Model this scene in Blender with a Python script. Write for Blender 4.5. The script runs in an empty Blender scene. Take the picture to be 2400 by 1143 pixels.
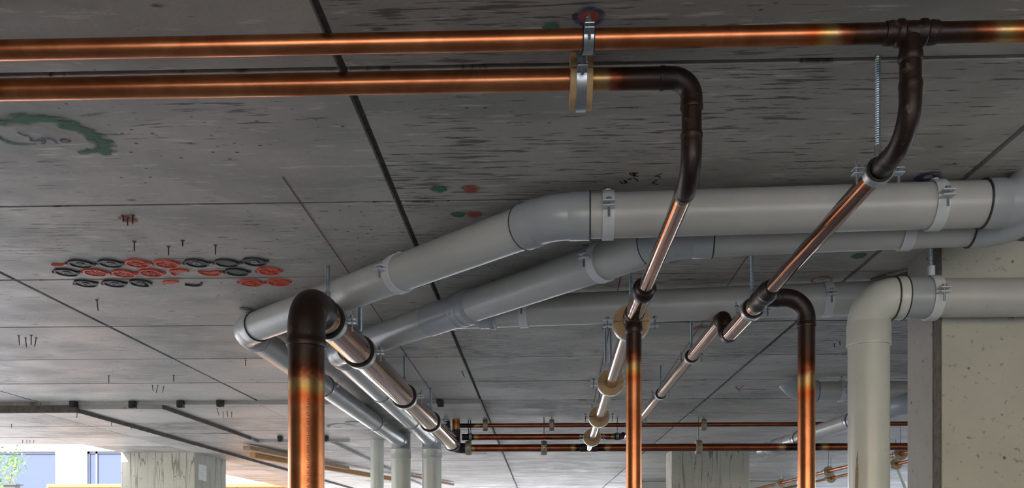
import bpy, math, random
from mathutils import Vector, Matrix
random.seed(7)
PI = math.pi
S = bpy.context.scene
COL = S.collection

# ------------------------------------------------------------------ camera
F = 2000.0; CX = 1200.0; HY = 1268.0; YAW = math.atan(65.0 / F)
CZ = 1.6                                   # eye height
CEIL = CZ + 0.85                           # underside of the slab panels
cam_d = bpy.data.cameras.new('camera'); cam = bpy.data.objects.new('camera', cam_d)
COL.objects.link(cam); S.camera = cam
cam.location = (0, 0, CZ); cam.rotation_euler = (PI / 2, 0, YAW)
cam_d.sensor_fit = 'HORIZONTAL'; cam_d.sensor_width = 36.0
cam_d.lens = 36.0 * F / 2400.0
cam_d.shift_y = (HY - 571.5) / 2400.0
cam_d.clip_start = 0.05; cam_d.clip_end = 300

# ------------------------------------------------------------------ light
W = bpy.data.worlds.new('sky'); S.world = W; W.use_nodes = True
wn = W.node_tree.nodes; wl = W.node_tree.links
sky = wn.new('ShaderNodeTexSky'); sky.sky_type = 'NISHITA'; sky.sun_disc = False
sky.sun_elevation = math.radians(38); sky.sun_rotation = math.radians(203)
sky.air_density = 1.0; sky.dust_density = 1.5; sky.ozone_density = 1.0
wn['Background'].inputs['Strength'].default_value = 0.42
wl.new(sky.outputs[0], wn['Background'].inputs['Color'])
sun_d = bpy.data.lights.new('sun', 'SUN'); sun_d.energy = 6.5; sun_d.angle = math.radians(0.6)
sun_d.color = (1.0, 0.97, 0.93)
sun = bpy.data.objects.new('sun', sun_d); COL.objects.link(sun)
sun.rotation_euler = Vector((0.34, 0.80, -0.52)).to_track_quat('-Z', 'Y').to_euler()
sun.location = (-20, -20, 20)
S.view_settings.view_transform = 'Standard'; S.view_settings.look = 'None'
S.view_settings.gamma = 1.0; S.view_settings.use_curve_mapping = False
S.view_settings.exposure = 1.5

# ------------------------------------------------------------------ pixel -> place helpers
def ray(px, py):
    u = (px - CX) / F; v = (HY - py) / F
    c, s = math.cos(YAW), math.sin(YAW)
    return Vector((u * c - s, u * s + c, v))
def onZ(px, py, zr):                       # zr: height above the eye
    d = ray(px, py); k = zr / d.z
    return Vector((d.x * k, d.y * k, CZ + zr))
def onY(px, py, y):
    d = ray(px, py); k = y / d.y
    return Vector((d.x * k, y, CZ + d.z * k))
def onX(px, py, x):
    d = ray(px, py); k = x / d.x
    return Vector((x, d.y * k, CZ + d.z * k))
def on_ceil(px, py): return onZ(px, py, CEIL - CZ)

# ------------------------------------------------------------------ material helpers
class NT:
    def __init__(s, name):
        s.m = bpy.data.materials.new(name); s.m.use_nodes = True
        s.n = s.m.node_tree.nodes; s.l = s.m.node_tree.links; s.b = s.n['Principled BSDF']
        s.out = s.n['Material Output']
    def put(s, sock, v):
        if hasattr(v, 'links') or hasattr(v, 'is_output'): s.l.new(v, sock)
        elif hasattr(v, 'outputs'): s.l.new(v.outputs[0], sock)
        else: sock.default_value = v
    def set(s, **k):
        names = dict(col='Base Color', rough='Roughness', metal='Metallic', spec='Specular IOR Level', alpha='Alpha', normal='Normal', coat='Coat Weight')
        for a, v in k.items():
            if a == 'col' and isinstance(v, tuple) and len(v) == 3: v = v + (1,)
            s.put(s.b.inputs[names[a]], v)
        return s
    def coord(s, scale=(1, 1, 1), kind='Object', rot=(0, 0, 0)):
        if kind == 'World':
            g = s.n.new('ShaderNodeNewGeometry'); o = g.outputs['Position']
        else:
            t = s.n.new('ShaderNodeTexCoord'); o = t.outputs[kind]
        m = s.n.new('ShaderNodeMapping'); m.inputs['Scale'].default_value = scale; m.inputs['Rotation'].default_value = rot
        s.l.new(o, m.inputs['Vector']); return m.outputs[0]
    def noise(s, vec, scale, detail=4, rough=0.55, dist=0.0):
        n = s.n.new('ShaderNodeTexNoise'); s.l.new(vec, n.inputs['Vector'])
        n.inputs['Scale'].default_value = scale; n.inputs['Detail'].default_value = detail
        n.inputs['Roughness'].default_value = rough; n.inputs['Distortion'].default_value = dist
        return n.outputs['Fac']
    def voro(s, vec, scale, feat='F1', rnd=1.0):
        n = s.n.new('ShaderNodeTexVoronoi'); s.l.new(vec, n.inputs['Vector']); n.feature = feat
        n.inputs['Scale'].default_value = scale; n.inputs['Randomness'].default_value = rnd
        return n
    def ramp(s, fac, stops, interp='LINEAR'):
        r = s.n.new('ShaderNodeValToRGB'); s.put(r.inputs[0], fac); e = r.color_ramp.elements
        r.color_ramp.interpolation = interp
        while len(e) < len(stops): e.new(0.5)
        for i, (p, c) in enumerate(stops):
            e[i].position = p
            e[i].color = (c, c, c, 1) if not isinstance(c, tuple) else (c + (1,) if len(c) == 3 else c)
        return r.outputs[0]
    def math(s, op, a, b=0.0, clamp=False):
        m = s.n.new('ShaderNodeMath'); m.operation = op; m.use_clamp = clamp
        s.put(m.inputs[0], a); s.put(m.inputs[1], b); return m.outputs[0]
    def mix(s, fac, a, b, mode='MIX'):
        m = s.n.new('ShaderNodeMix'); m.data_type = 'RGBA'; m.blend_type = mode
        s.put(m.inputs['Factor'], fac)
        for sock, v in ((m.inputs['A'], a), (m.inputs['B'], b)): pass
        ia = [i for i in m.inputs if i.name == 'A' and i.type == 'RGBA'][0]
        ib = [i for i in m.inputs if i.name == 'B' and i.type == 'RGBA'][0]
        for sock, v in ((ia, a), (ib, b)):
            if isinstance(v, tuple): v = v if len(v) == 4 else v + (1,)
            s.put(sock, v)
        return [o for o in m.outputs if o.type == 'RGBA'][0]
    def bump(s, h, strength=0.3, dist=0.01):
        b = s.n.new('ShaderNodeBump'); b.inputs['Strength'].default_value = strength
        b.inputs['Distance'].default_value = dist; s.put(b.inputs['Height'], h)
        s.l.new(b.outputs[0], s.b.inputs['Normal']); return s
    def attr(s, name):
        a = s.n.new('ShaderNodeAttribute'); a.attribute_name = name; return a.outputs['Fac']

def simple(name, col, rough=0.5, metal=0.0, var=0.08, scale=30):
    t = NT(name); n = t.noise(t.coord(), scale)
    c = t.mix(t.ramp(n, [(0.3, 0.0), (0.7, 1.0)]), tuple(max(0, x * (1 - var)) for x in col), tuple(x * (1 + var) for x in col))
    return t.set(col=c, rough=rough, metal=metal).m

def ceiling_mat(name, tone=1.0):
    t = NT(name)
    info = t.n.new('ShaderNodeObjectInfo'); rnd = info.outputs['Random']
    p = t.coord(kind='World')
    blot = t.noise(p, 1.3, 5, 0.6, 0.6)
    base = t.ramp(blot, [(0.30, (0.235, 0.230, 0.218)), (0.48, (0.315, 0.310, 0.297)), (0.62, (0.36, 0.355, 0.340)), (0.78, (0.47, 0.46, 0.44))])
    tint = t.ramp(rnd, [(0.0, 0.62), (0.14, 0.84), (0.5, 0.97), (1.0, 1.16)])
    c = t.mix(1.0, base, tint, 'MULTIPLY')
    # warm / cool patches left by the ply
    pat = t.noise(t.coord((0.7, 1.6, 1), 'World'), 2.3, 3, 0.5, 1.0)
    c = t.mix(t.ramp(pat, [(0.5, 0.0), (0.56, 0.35)]), c, (0.43, 0.40, 0.37))
    c = t.mix(t.ramp(pat, [(0.36, 0.4), (0.42, 0.0)]), c, (0.21, 0.205, 0.2))
    # ply grain: short dashes running across
    g1 = t.noise(t.coord((4.5, 52, 1), 'World'), 2.1, 5, 0.62)
    dens = t.noise(p, 2.6, 3, 0.5)
    thr = t.math('ADD', g1, t.math('MULTIPLY', t.math('SUBTRACT', dens, 0.5), 0.42))
    thr = t.math('ADD', thr, t.math('MULTIPLY', t.math('SUBTRACT', 0.5, rnd), 0.12))
    dash = t.ramp(thr, [(0.628, 0.0), (0.68, 0.88)])
    c = t.mix(dash, c, (0.075, 0.07, 0.066))
    g2 = t.noise(t.coord((9, 60, 1), 'World'), 1.1, 4, 0.6)
    c = t.mix(t.ramp(g2, [(0.33, 0.45), (0.40, 0.0)]), c, (0.56, 0.54, 0.52))
    # blow holes and grime
    v = t.voro(t.coord((1, 1.6, 1), 'World'), 26)
    spot = t.math('MULTIPLY', t.ramp(v.outputs['Distance'], [(0.07, 1.0), (0.15, 0.0)]), t.ramp(t.noise(p, 3.1, 2), [(0.52, 0.0), (0.6, 1.0)]))
    c = t.mix(spot, c, (0.04, 0.038, 0.036))
    v2 = t.voro(t.coord((1, 2.6, 1), 'World'), 6.3)
    blob = t.math('MULTIPLY', t.ramp(v2.outputs['Distance'], [(0.05, 0.9), (0.12, 0.0)]), t.ramp(t.noise(p, 17, 3), [(0.42, 0.0), (0.55, 1.0)]))
    c = t.mix(blob, c, (0.06, 0.055, 0.05))
    c = t.mix(1.0, c, (tone, tone * .975, tone * .93), 'MULTIPLY')
    rr = t.ramp(t.noise(p, 5, 4), [(0.3, 0.46), (0.7, 0.66)])
    t.set(col=c, rough=rr, spec=0.32)
    hgt = t.math('SUBTRACT', t.noise(p, 40, 3), t.math('MULTIPLY', dash, 1.2))
    return t.bump(hgt, 0.4, 0.004).m

def column_mat(name, a, b, streak=True):
    t = NT(name); p = t.coord(kind='World')
    c = t.ramp(t.noise(p, 2.5, 5, 0.6), [(0.3, a), (0.7, b)])
    c = t.mix(t.ramp(t.noise(p, 60, 3), [(0.62, 0.0), (0.72, 0.6)]), c, (0.10, 0.095, 0.085))
    v = t.voro(p, 17)
    c = t.mix(t.ramp(v.outputs['Distance'], [(0.05, 0.85), (0.10, 0.0)]), c, (0.05, 0.045, 0.04))
    if streak:
        w = t.noise(t.coord((13, 13, 0.9), 'World'), 1.0, 2, 0.5, 0.5)
        line = t.ramp(w, [(0.485, 0.0), (0.497, 1.0), (0.505, 1.0), (0.517, 0.0)])
        z = t.n.new('ShaderNodeSeparateXYZ'); g = t.n.new('ShaderNodeNewGeometry'); t.l.new(g.outputs['Position'], z.inputs[0])
        zz = t.math('ADD', z.outputs['Z'], t.math('MULTIPLY', t.noise(t.coord((9, 9, 0.05), 'World'), 1.0, 2), 0.9))
        top = t.ramp(t.math('SUBTRACT', zz, 2.2), [(0.0, 0.0), (0.55, 0.7)])
        c = t.mix(t.math('MULTIPLY', line, top), c, (0.07, 0.066, 0.058))
    t.set(col=c, rough=0.72)
    return t.bump(t.noise(p, 30, 4), 0.25, 0.004).m

def copper_mat(name, clean, clean2, rough, streak=(1, 1, 1), sc=9):
    t = NT(name); o = t.coord(); h = t.attr('scorch')
    n = t.noise(o, 26, 4, 0.6, 0.5)
    hh = t.math('MULTIPLY', h, t.math('ADD', 0.82, t.math('MULTIPLY', n, 0.36)), True)
    cl = t.ramp(t.noise(t.coord(streak, 'World'), sc, 5, 0.6, 0.8 if sc == 9 else 0.1), [(0.35, clean2), (0.65, clean)])
    c = t.ramp(hh, [(0.0, (1, 1, 1)), (0.20, (1, 1, 1)), (0.30, (1.0, 0.62, 0.42)), (0.40, (1.0, 1.0, 0.8)), (0.46, (0.9, 1.0, 1.1)), (0.52, (0.5, 0.42, 0.5)), (0.60, (0.13, 0.11, 0.10)), (0.75, (0.045, 0.042, 0.042)), (1.0, (0.030, 0.028, 0.029))])
    gold = t.ramp(hh, [(0.30, 0.0), (0.39, 0.6), (0.46, 0.5), (0.51, 0.0)])
    cc = t.mix(gold, cl, (0.50, 0.40, 0.18))
    c = t.mix(1.0, cc, c, 'MULTIPLY')
    scale_n = t.noise(o, 55, 5, 0.7, 0.6)
    flake = t.math('MULTIPLY', t.ramp(hh, [(0.66, 0.0), (0.8, 1.0)]), t.ramp(scale_n, [(0.60, 0.0), (0.70, 0.7)]))
    c = t.mix(flake, c, (0.16, 0.10, 0.075))
    ash = t.math('MULTIPLY', t.ramp(hh, [(0.66, 0.0), (0.8, 1.0)]), t.ramp(t.noise(o, 21, 5, 0.7), [(0.66, 0.0), (0.72, 0.55)]))
    c = t.mix(ash, c, (0.34, 0.32, 0.24))
    r = t.ramp(hh, [(0.25, rough), (0.50, rough + 0.05), (0.62, 0.32), (1.0, 0.46)])
    r = t.math('ADD', r, t.math('MULTIPLY', t.math('SUBTRACT', t.noise(o, 38, 4), 0.5), 0.10))
    t.set(col=c, rough=r, metal=t.ramp(hh, [(0.55, 1.0), (0.7, 0.4), (1.0, 0.2)]))
    return t.bump(t.math('ADD', t.math('MULTIPLY', scale_n, hh), t.math('MULTIPLY', t.noise(t.coord(kind='World'), 14, 2), 0.25)), 0.25, 0.003).m

def pvc_mat(name, col, rough=0.33):
    t = NT(name); p = t.coord(kind='World')
    c = t.mix(t.ramp(t.noise(p, 4, 4), [(0.3, 0.0), (0.7, 1.0)]), tuple(x * 0.92 for x in col), tuple(x * 1.06 for x in col))
    c = t.mix(t.ramp(t.noise(p, 23, 5, 0.7), [(0.63, 0.0), (0.72, 0.35)]), c, tuple(x * 0.55 for x in col))
    c = t.mix(t.ramp(t.noise(t.coord((1, 1, 3), 'World'), 7, 4, 0.7), [(0.64, 0.0), (0.72, 0.3)]), c, tuple(min(1, x * 1.35) for x in col))
    return t.set(col=c, rough=rough, spec=0.5).m

def wood_mat(name, a, b, rough=0.6):
    t = NT(name); n = t.noise(t.coord((3, 40, 40)), 1.2, 5, 0.6, 0.7)
    return t.set(col=t.ramp(n, [(0.3, a), (0.7, b)]), rough=rough).m

def paint_mat(name, col, scale=22, lo=0.40, hi=0.62, most=0.72):
    t = NT(name); p = t.coord((1, 2.2, 1), 'World')
    e = t.attr('edge')
    n = t.math('SUBTRACT', t.math('ADD', t.noise(p, scale, 4, 0.65), t.math('MULTIPLY', e, 0.28)), 0.14)
    a = t.ramp(n, [(lo, 0.0), (hi, most)])
    t.set(col=col, rough=0.75, alpha=a); return t.m

M = {}
M['ceil'] = ceiling_mat('shuttered_concrete', 1.28)
M['slab'] = simple('joint_concrete', (0.10, 0.095, 0.088), 0.85, 0, 0.35, 60)
M['riser'] = column_mat('drop_edge_concrete', (0.34, 0.33, 0.31), (0.46, 0.45, 0.42), False)
M['darkedge'] = simple('dark_edge', (0.09, 0.075, 0.06), 0.8, 0, 0.4, 40)
M['column'] = column_mat('column_concrete', (0.34, 0.335, 0.28), (0.45, 0.44, 0.37))
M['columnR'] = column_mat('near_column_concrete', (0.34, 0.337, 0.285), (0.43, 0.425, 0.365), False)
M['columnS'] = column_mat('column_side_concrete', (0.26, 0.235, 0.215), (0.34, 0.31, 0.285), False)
M['floor'] = column_mat('floor_concrete', (0.33, 0.328, 0.32), (0.42, 0.417, 0.41), False)
M['ground'] = column_mat('street_paving', (0.45, 0.435, 0.41), (0.55, 0.535, 0.51), False)
M['copper'] = copper_mat('dull_copper', (0.56, 0.22, 0.10), (0.38, 0.125, 0.052), 0.30)
M['copperP'] = copper_mat('polished_copper', (0.50, 0.29, 0.225), (0.13, 0.055, 0.035), 0.10, (1, .02, 1), 70)  # dark lengthwise streaks in the colour stand in for reflections of neighbouring pipes
M['copperD'] = copper_mat('dark_copper', (0.30, 0.095, 0.05), (0.20, 0.055, 0.028), 0.36)
M['pvc'] = pvc_mat('grey_pvc', (0.43, 0.435, 0.42))
M['pvcF'] = pvc_mat('blue_grey_pvc_fitting', (0.335, 0.36, 0.38), 0.3)
M['pvcL'] = pvc_mat('light_grey_pvc', (0.52, 0.54, 0.49), 0.28)
M['seal'] = simple('black_seal', (0.03, 0.032, 0.035), 0.6)
M['zinc'] = simple('zinc_steel', (0.38, 0.42, 0.46), 0.30, 0.9, 0.12, 80)
M['rod'] = simple('zinc_threaded_rod', (0.24, 0.31, 0.36), 0.34, 0.85, 0.15, 160)
M['bandg'] = simple('grey_coated_steel', (0.56, 0.585, 0.61), 0.38, 0.0, 0.05)
M['rubber'] = simple('black_rubber', (0.012, 0.012, 0.013), 0.55)
M['wood'] = simple('tan_insulation_block', (0.40, 0.27, 0.14), 0.65, 0, 0.22, 25)
M['black'] = simple('black_plastic', (0.010, 0.010, 0.011), 0.5)
M['blackcap'] = simple('dusty_black_plastic', (0.022, 0.023, 0.023), 0.55, 0, 0.4, 60)
M['greyhub'] = simple('grey_plastic_hub', (0.28, 0.29, 0.28), 0.55)
M['redcap'] = simple('red_plastic', (0.50, 0.035, 0.012), 0.5, 0, 0.35, 70)
M['redrib'] = simple('red_plastic_rib', (0.62, 0.09, 0.04), 0.5, 0, 0.25, 70)
M['nail'] = simple('rusty_black_steel', (0.025, 0.02, 0.017), 0.6, 0.3)
M['cement'] = simple('cement_film', (0.36, 0.35, 0.33), 0.8)
M['timber'] = wood_mat('orange_pine', (0.33, 0.15, 0.035), (0.45, 0.23, 0.07))
M['ply'] = wood_mat('orange_plywood', (0.22, 0.085, 0.012), (0.30, 0.125, 0.02))
M['oldtimber'] = wood_mat('dirty_timber', (0.20, 0.12, 0.06), (0.40, 0.26, 0.14))
M['white'] = simple('white_render', (0.70, 0.71, 0.73), 0.8, 0, 0.02)
M['pane'] = NT('blue_blind_glass').set(col=(0.040, 0.052, 0.085), rough=0.45, spec=0.15).m
M['frame'] = simple('dark_window_frame', (0.06, 0.07, 0.11), 0.5)
M['leaf'] = simple('green_leaf', (0.10, 0.20, 0.035), 0.55, 0, 0.5, 3)
M['bark'] = simple('bark', (0.16, 0.12, 0.09), 0.8)
M['green'] = paint_mat('green_spray', (0.04, 0.165, 0.09), 22, 0.34, 0.56, 0.88)
M['redpaint'] = paint_mat('red_spray', (0.42, 0.05, 0.035), 40, 0.36, 0.62, .75)
M['bluepaint'] = paint_mat('blue_spray', (0.02, 0.035, 0.13), 34, 0.40, 0.62, 0.75)
M['chalk'] = simple('red_chalk', (0.16, 0.055, 0.045), 0.9)
M['marker'] = simple('faded_marker', (0.11, 0.11, 0.17), 0.9)
M['pencil'] = simple('black_marker', (0.02, 0.02, 0.02), 0.9)
M['print'] = simple('dark_pipe_print', (0.05, 0.02, 0.03), 0.6)
M['paper'] = simple('white_paper', (0.7, 0.72, 0.7), 0.8)

# ------------------------------------------------------------------ object helpers
def mesh(name, v, f, mat, parent=None, smooth=False, attr=None, auto=None):
    me = bpy.data.meshes.new(name); me.from_pydata([tuple(x) for x in v], [], f); me.update()
    if smooth:
        me.polygons.foreach_set('use_smooth', [True] * len(me.polygons))
        if auto: me.set_sharp_from_angle(angle=math.radians(auto))
    if attr:
        for an, vals in attr.items():
            a = me.attributes.new(an, 'FLOAT', 'POINT'); a.data.foreach_set('value', vals)
    o = bpy.data.objects.new(name, me); COL.objects.link(o)
    if mat: me.materials.append(M[mat] if isinstance(mat, str) else mat)
    if parent: o.parent = parent
    return o
def tag(o, label=None, cat=None, group=None, kind=None):
    if label: o['label'] = label
    if cat: o['category'] = cat
    if group: o['group'] = group
    if kind: o['kind'] = kind
    return o
def thing(name, label, cat, loc=(0, 0, 0), rz=0.0, group=None):
    o = bpy.data.objects.new(name, None); COL.objects.link(o); o.empty_display_size = 0.05
    o.location = loc; o.rotation_euler = (0, 0, rz); return tag(o, label, cat, group)
def boxes(name, bs, mat, parent=None, bevel=0.0):
    v = []; f = []
    for (x0, x1, y0, y1, z0, z1) in bs:
        k = len(v)
        v += [(x0, y0, z0), (x1, y0, z0), (x1, y1, z0), (x0, y1, z0), (x0, y0, z1), (x1, y0, z1), (x1, y1, z1), (x0, y1, z1)]
        f += [(k, k+3, k+2, k+1), (k+4, k+5, k+6, k+7), (k, k+1, k+5, k+4), (k+1, k+2, k+6, k+5), (k+2, k+3, k+7, k+6), (k+3, k, k+4, k+7)]
    o = mesh(name, v, f, mat, parent)
    if bevel:
        b = o.modifiers.new('bevel', 'BEVEL'); b.width = bevel; b.segments = 2; b.limit_method = 'ANGLE'
    return o
def box(name, x0, x1, y0, y1, z0, z1, mat, parent=None, bevel=0.0):
    return boxes(name, [(x0, x1, y0, y1, z0, z1)], mat, parent, bevel)

def frames(pts):
    n = len(pts); T = []
    for i in range(n):
        a = pts[max(0, i-1)]; b = pts[min(n-1, i+1)]
        d = b - a
        T.append(d.normalized() if d.length > 1e-9 else (T[-1] if T else Vector((0, 0, 1))))
    up = Vector((0, 0, 1)) if abs(T[0].z) < 0.9 else Vector((0, 1, 0))
    N = []; nrm = (up - T[0] * up.dot(T[0])).normalized()
    for i in range(n):
        nrm = nrm - T[i] * nrm.dot(T[i]); nrm.normalize(); N.append(nrm.copy())
    return T, N
def sweep(name, pts, rads, mat, parent=None, n=28, heat=None, cap=True, auto=35, jitter=0.0):
    """a round skin through pts with a radius per point; repeated points make steps"""
    T, N = frames(pts)
    # step rings share their neighbour's direction
    v = []; hv = []
    for i, p in enumerate(pts):
        B = T[i].cross(N[i])
        for k in range(n):
            a = 2 * PI * k / n
            r = rads[i] * (1 + (random.uniform(-jitter, jitter) if jitter else 0))
            v.append(p + (N[i] * math.cos(a) + B * math.sin(a)) * r); hv.append(heat[i] if heat else 0.0)
    f = []
    for i in range(len(pts) - 1):
        for k in range(n):
            a = i*n + k; b = i*n + (k+1) % n
            f.append((a, b, b + n, a + n))
    if cap:
        f.append(tuple(range(n-1, -1, -1))); m = (len(pts)-1)*n; f.append(tuple(range(m, m+n)))
    return mesh(name, v, f, mat, parent, True, {'scorch': hv}, auto)
def seg(name, a, b, r, mat, parent, n=28, h0=0.0, h1=0.0, L=0.12, L2=None, cap=True, ring=None):
    """straight pipe a->b; heat h0/h1 at its ends fading over L / L2"""
    d = b - a; ln = d.length; L2 = L2 or L
    ks = [0.0, 1.0]
    if h0: ks += [min(1, L * t / ln) for t in (0.08, .2, .32, .4, .48, .56, .64, .72, .85, 1.0)]
    if h1: ks += [max(0, 1 - L2 * t / ln) for t in (0.08, .2, .32, .4, .48, .56, .64, .72, .85, 1.0)]
    ks = sorted(set(round(k, 5) for k in ks))
    hs = [max(h0 * max(0, 1 - k * ln / L), h1 * max(0, 1 - (1 - k) * ln / L2)) for k in ks]
    return sweep(name, [a + d * k for k in ks], [r] * len(ks), mat, parent, n, hs, cap)
def arc_pts(a, c, b, R, n=12):
    """rounded corner at c between a and b: list of points, first/last are the tangent points"""
    d1 = (a - c).normalized(); d2 = (b - c).normalized()
    ang = math.acos(max(-1, min(1, d1.dot(d2)))); t = R / math.tan(ang / 2)
    p1 = c + d1 * t; p2 = c + d2 * t
    bis = (d1 + d2).normalized(); ctr = c + bis * (R / math.sin(ang / 2))
    v1 = p1 - ctr; v2 = p2 - ctr; tot = math.acos(max(-1, min(1, v1.normalized().dot(v2.normalized()))))
    ax = v1.cross(v2).normalized()
    return [ctr + Matrix.Rotation(tot * i / n, 3, ax) @ v1 for i in range(n + 1)]
def elbow(name, a, c, b, R, r, mat, parent, sock=0.03, style='copper', n=32, heat=1.0, sa=None, sb=None):
    """bend with sockets at both ends; returns the two outer end points"""
    arc = arc_pts(a, c, b, R, 14); d1 = (a - c).normalized(); d2 = (b - c).normalized()
    sa = sock if sa is None else sa; sb = sock if sb is None else sb
    if style == 'copper':
        prof = [(sa, 1.0), (sa, 1.085), (sa * .86, 1.12), (sa * .62, 1.10), (sa * .5, 1.05), (sa * .3, 1.06)]
        profb = [(sb, 1.0), (sb, 1.085), (sb * .86, 1.12), (sb * .62, 1.10), (sb * .5, 1.05), (sb * .3, 1.06)]
        mid = 1.045; jit = 0.006
    else:
        prof = [(sa, 1.0), (sa, 1.07), (sa - .004, 1.085), (sa - .010, 1.07), (.004, 1.07), (.0, 1.03)]
        profb = [(sb, 1.0), (sb, 1.07), (sb - .004, 1.085), (sb - .010, 1.07), (.004, 1.07), (.0, 1.03)]
        mid = 1.03; jit = 0
    pts = [arc[0] + d1 * s for s, _ in prof] + arc + [arc[-1] + d2 * s for s, _ in reversed(profb)]
    rad = [r * q for _, q in prof] + [r * mid] * len(arc) + [r * q for _, q in reversed(profb)]
    # nudge coincident points so directions stay defined
    pts[0] = pts[0] + d1 * 0.0008; pts[-1] = pts[-1] + d2 * 0.0008
    sweep(name, pts, rad, mat, parent, n, [heat] * len(pts), True, 40, jit)
    return arc[0] + d1 * sa, arc[-1] + d2 * sb
def sleeve(name, a, b, r, mat, parent, prof, heat=1.0, n=32, jitter=0.0):
    """short fitting a->b; prof = [(fraction, radius factor)]"""
    d = b - a
    return sweep(name, [a + d * k for k, _ in prof], [r * q for _, q in prof], mat, parent, n, [heat] * len(prof), True, 38, jitter)
COUPLE = [(0, 1.0), (.02, 1.09), (.16, 1.13), (.3, 1.09), (.36, 1.05), (.64, 1.05), (.7, 1.09), (.84, 1.13), (.98, 1.09), (1, 1.0)]
PSOCK = [(0, 1.0), (.01, 1.06), (.05, 1.085), (.10, 1.06), (.90, 1.06), (.95, 1.085), (.99, 1.06), (1, 1.0)]
RIDGED = [(0, 1.0), (.01, 1.06), (.60, 1.06), (.61, 1.10), (.67, 1.10), (.68, 1.05), (.72, 1.05), (.73, 1.13), (.79, 1.13), (.80, 1.06), (.84, 1.06), (.85, 1.14), (.93, 1.14), (.94, 1.09), (1, 1.0)]

def ring_mesh(name, r0, r1, w, mat, parent, n=36, a0=0.0, a1=2*PI, bulge=0.0):
    """flat hoop around local Y, width w, inner r0, outer r1"""
    full = abs(a1 - a0 - 2*PI) < 1e-6; m = n if full else n + 1
    v = []; f = []
    for i in range(m):
        a = a0 + (a1 - a0) * i / n; c, s = math.cos(a), math.sin(a)
        for (r, y) in ((r0, -w/2), (r1, -w/2), (r1 + bulge, 0), (r1, w/2), (r0, w/2)):
            v.append((c * r, y, s * r))
    for i in range(m if full else m - 1):
        j = (i + 1) % m
        for k in range(5):
            l = (k + 1) % 5
            f.append((i*5+k, j*5+k, j*5+l, i*5+l))
    if not full:
        f.append((0, 1, 2, 3, 4)); e = (m-1)*5; f.append((e+4, e+3, e+2, e+1, e))
    return mesh(name, v, f, mat, parent, True, None, 30)
def rodm(name, x, y, z0, z1, r, mat, parent, n=10):
    return sweep(name, [Vector((x, y, z0)), Vector((x, y, z1))], [r, r], mat, parent, n)
def thread(name, x, y, z0, z1, r, mat, parent):
    """threaded rod"""
    p = []; q = []; pitch = max(0.004, (z1 - z0) / 60); k = 0; z = z0
    while z < z1:
        p.append(Vector((x, y, z))); q.append(r * (1.0 if k % 2 else 0.86)); z += pitch / 2; k += 1
    p.append(Vector((x, y, z1))); q.append(r)
    return sweep(name, p, q, mat, parent, 8)
def hexbolt(x, y, z, down, s, mat, parent):
    """vertical clamp bolt: shank with head, washer and nut"""
    P = []; R = []
    for zz, rr in ((-down, .38), (-.004*s, .38), (-.004*s, .95), (.001*s, .95), (.001*s, .8), (.006*s, .8), (.0065*s, .6)):
        P.append(Vector((x, y, z + zz))); R.append(rr * .0075 * s)
    for i in range(1, len(P)): 
        if (P[i] - P[i-1]).length < 1e-6: P[i] = P[i] + Vector((0, 0, 2e-4))
    return sweep('bolt', P, R, mat, parent, 8)

def hanger(style, c, rz, r, top, label, group=None, rod_r=0.005, s=1.0, side_bolts=(-1, 1), rod=True, turn=0.0):
    """pipe clamp around local Y at c, hung on a threaded rod up to height top"""
    t = thing('pipe_hanger', label, 'pipe clamp', c, rz, group)
    if style == 'rubber':
        w = 0.022 * s; r1 = r + 0.006 * s; r2 = r1 + 0.0025
        ring_mesh('rubber_lining', r + 0.0004, r1, w * 1.25, 'rubber', t, bulge=0.0015)
        ring_mesh('band', r1, r2, w, 'zinc', t)
        bm = 'zinc'
    elif style == 'wood':
        w = 0.019 * s; r1 = 0.050 * s; r2 = r1 + 0.003
        w2 = 0.042 * s
        for a0 in (0.0, PI):
            ring_mesh('insulation_block', r + 0.0004, r1, w2, 'wood', t, 22, a0 + 0.02, a0 + PI - 0.02)
        ring_mesh('band', r1, r2, w, 'zinc', t)
        bm = 'zinc'
    else:
        w = 0.025 * s; r1 = r + 0.0006; r2 = r1 + 0.0042
        ring_mesh('band', r1, r2, w, 'bandg', t, 48)
        bm = 'bandg'
    for sd in side_bolts:
        x0 = sd * (r2 - 0.003); x1 = sd * (r2 + 0.024 * s)
        xa, xb = min(x0, x1), max(x0, x1)
        g = 0.0035 * s if style != 'wood' else 0.008 * s
        box('ear', xa, xb, -w/2, w/2, g, g + 0.003 * s, bm, t, 0.001)
        box('ear', xa, xb, -w/2, w/2, -g - 0.003 * s, -g, bm, t, 0.001)
        hexbolt(sd * (r2 + 0.014 * s), 0, g + 0.004 * s, 0.034 * s, s, 'zinc', t)
    if style == 'rubber' :
        for sd in side_bolts:
            rodm('screw', sd * (r2 + 0.016 * s), 0, 0.004, 0.026 * s, 0.0022 * s, 'zinc', t, 8)
    h = top - c[2]
    if rod and h > r2:
        bl = min(0.024 * s, (h - r2) * 0.6)
        sweep('boss', [Vector((0, 0, r2 - 0.002)), Vector((0, 0, r2 + bl))], [0.0085 * s] * 2, bm if style != 'pvc' else 'bandg', t, 6 if style != 'pvc' else 14)
        if h > r2 + bl + 0.002: thread('rod', 0, 0, r2 + bl * 0.7, h, rod_r, 'rod', t)
    return t

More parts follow.
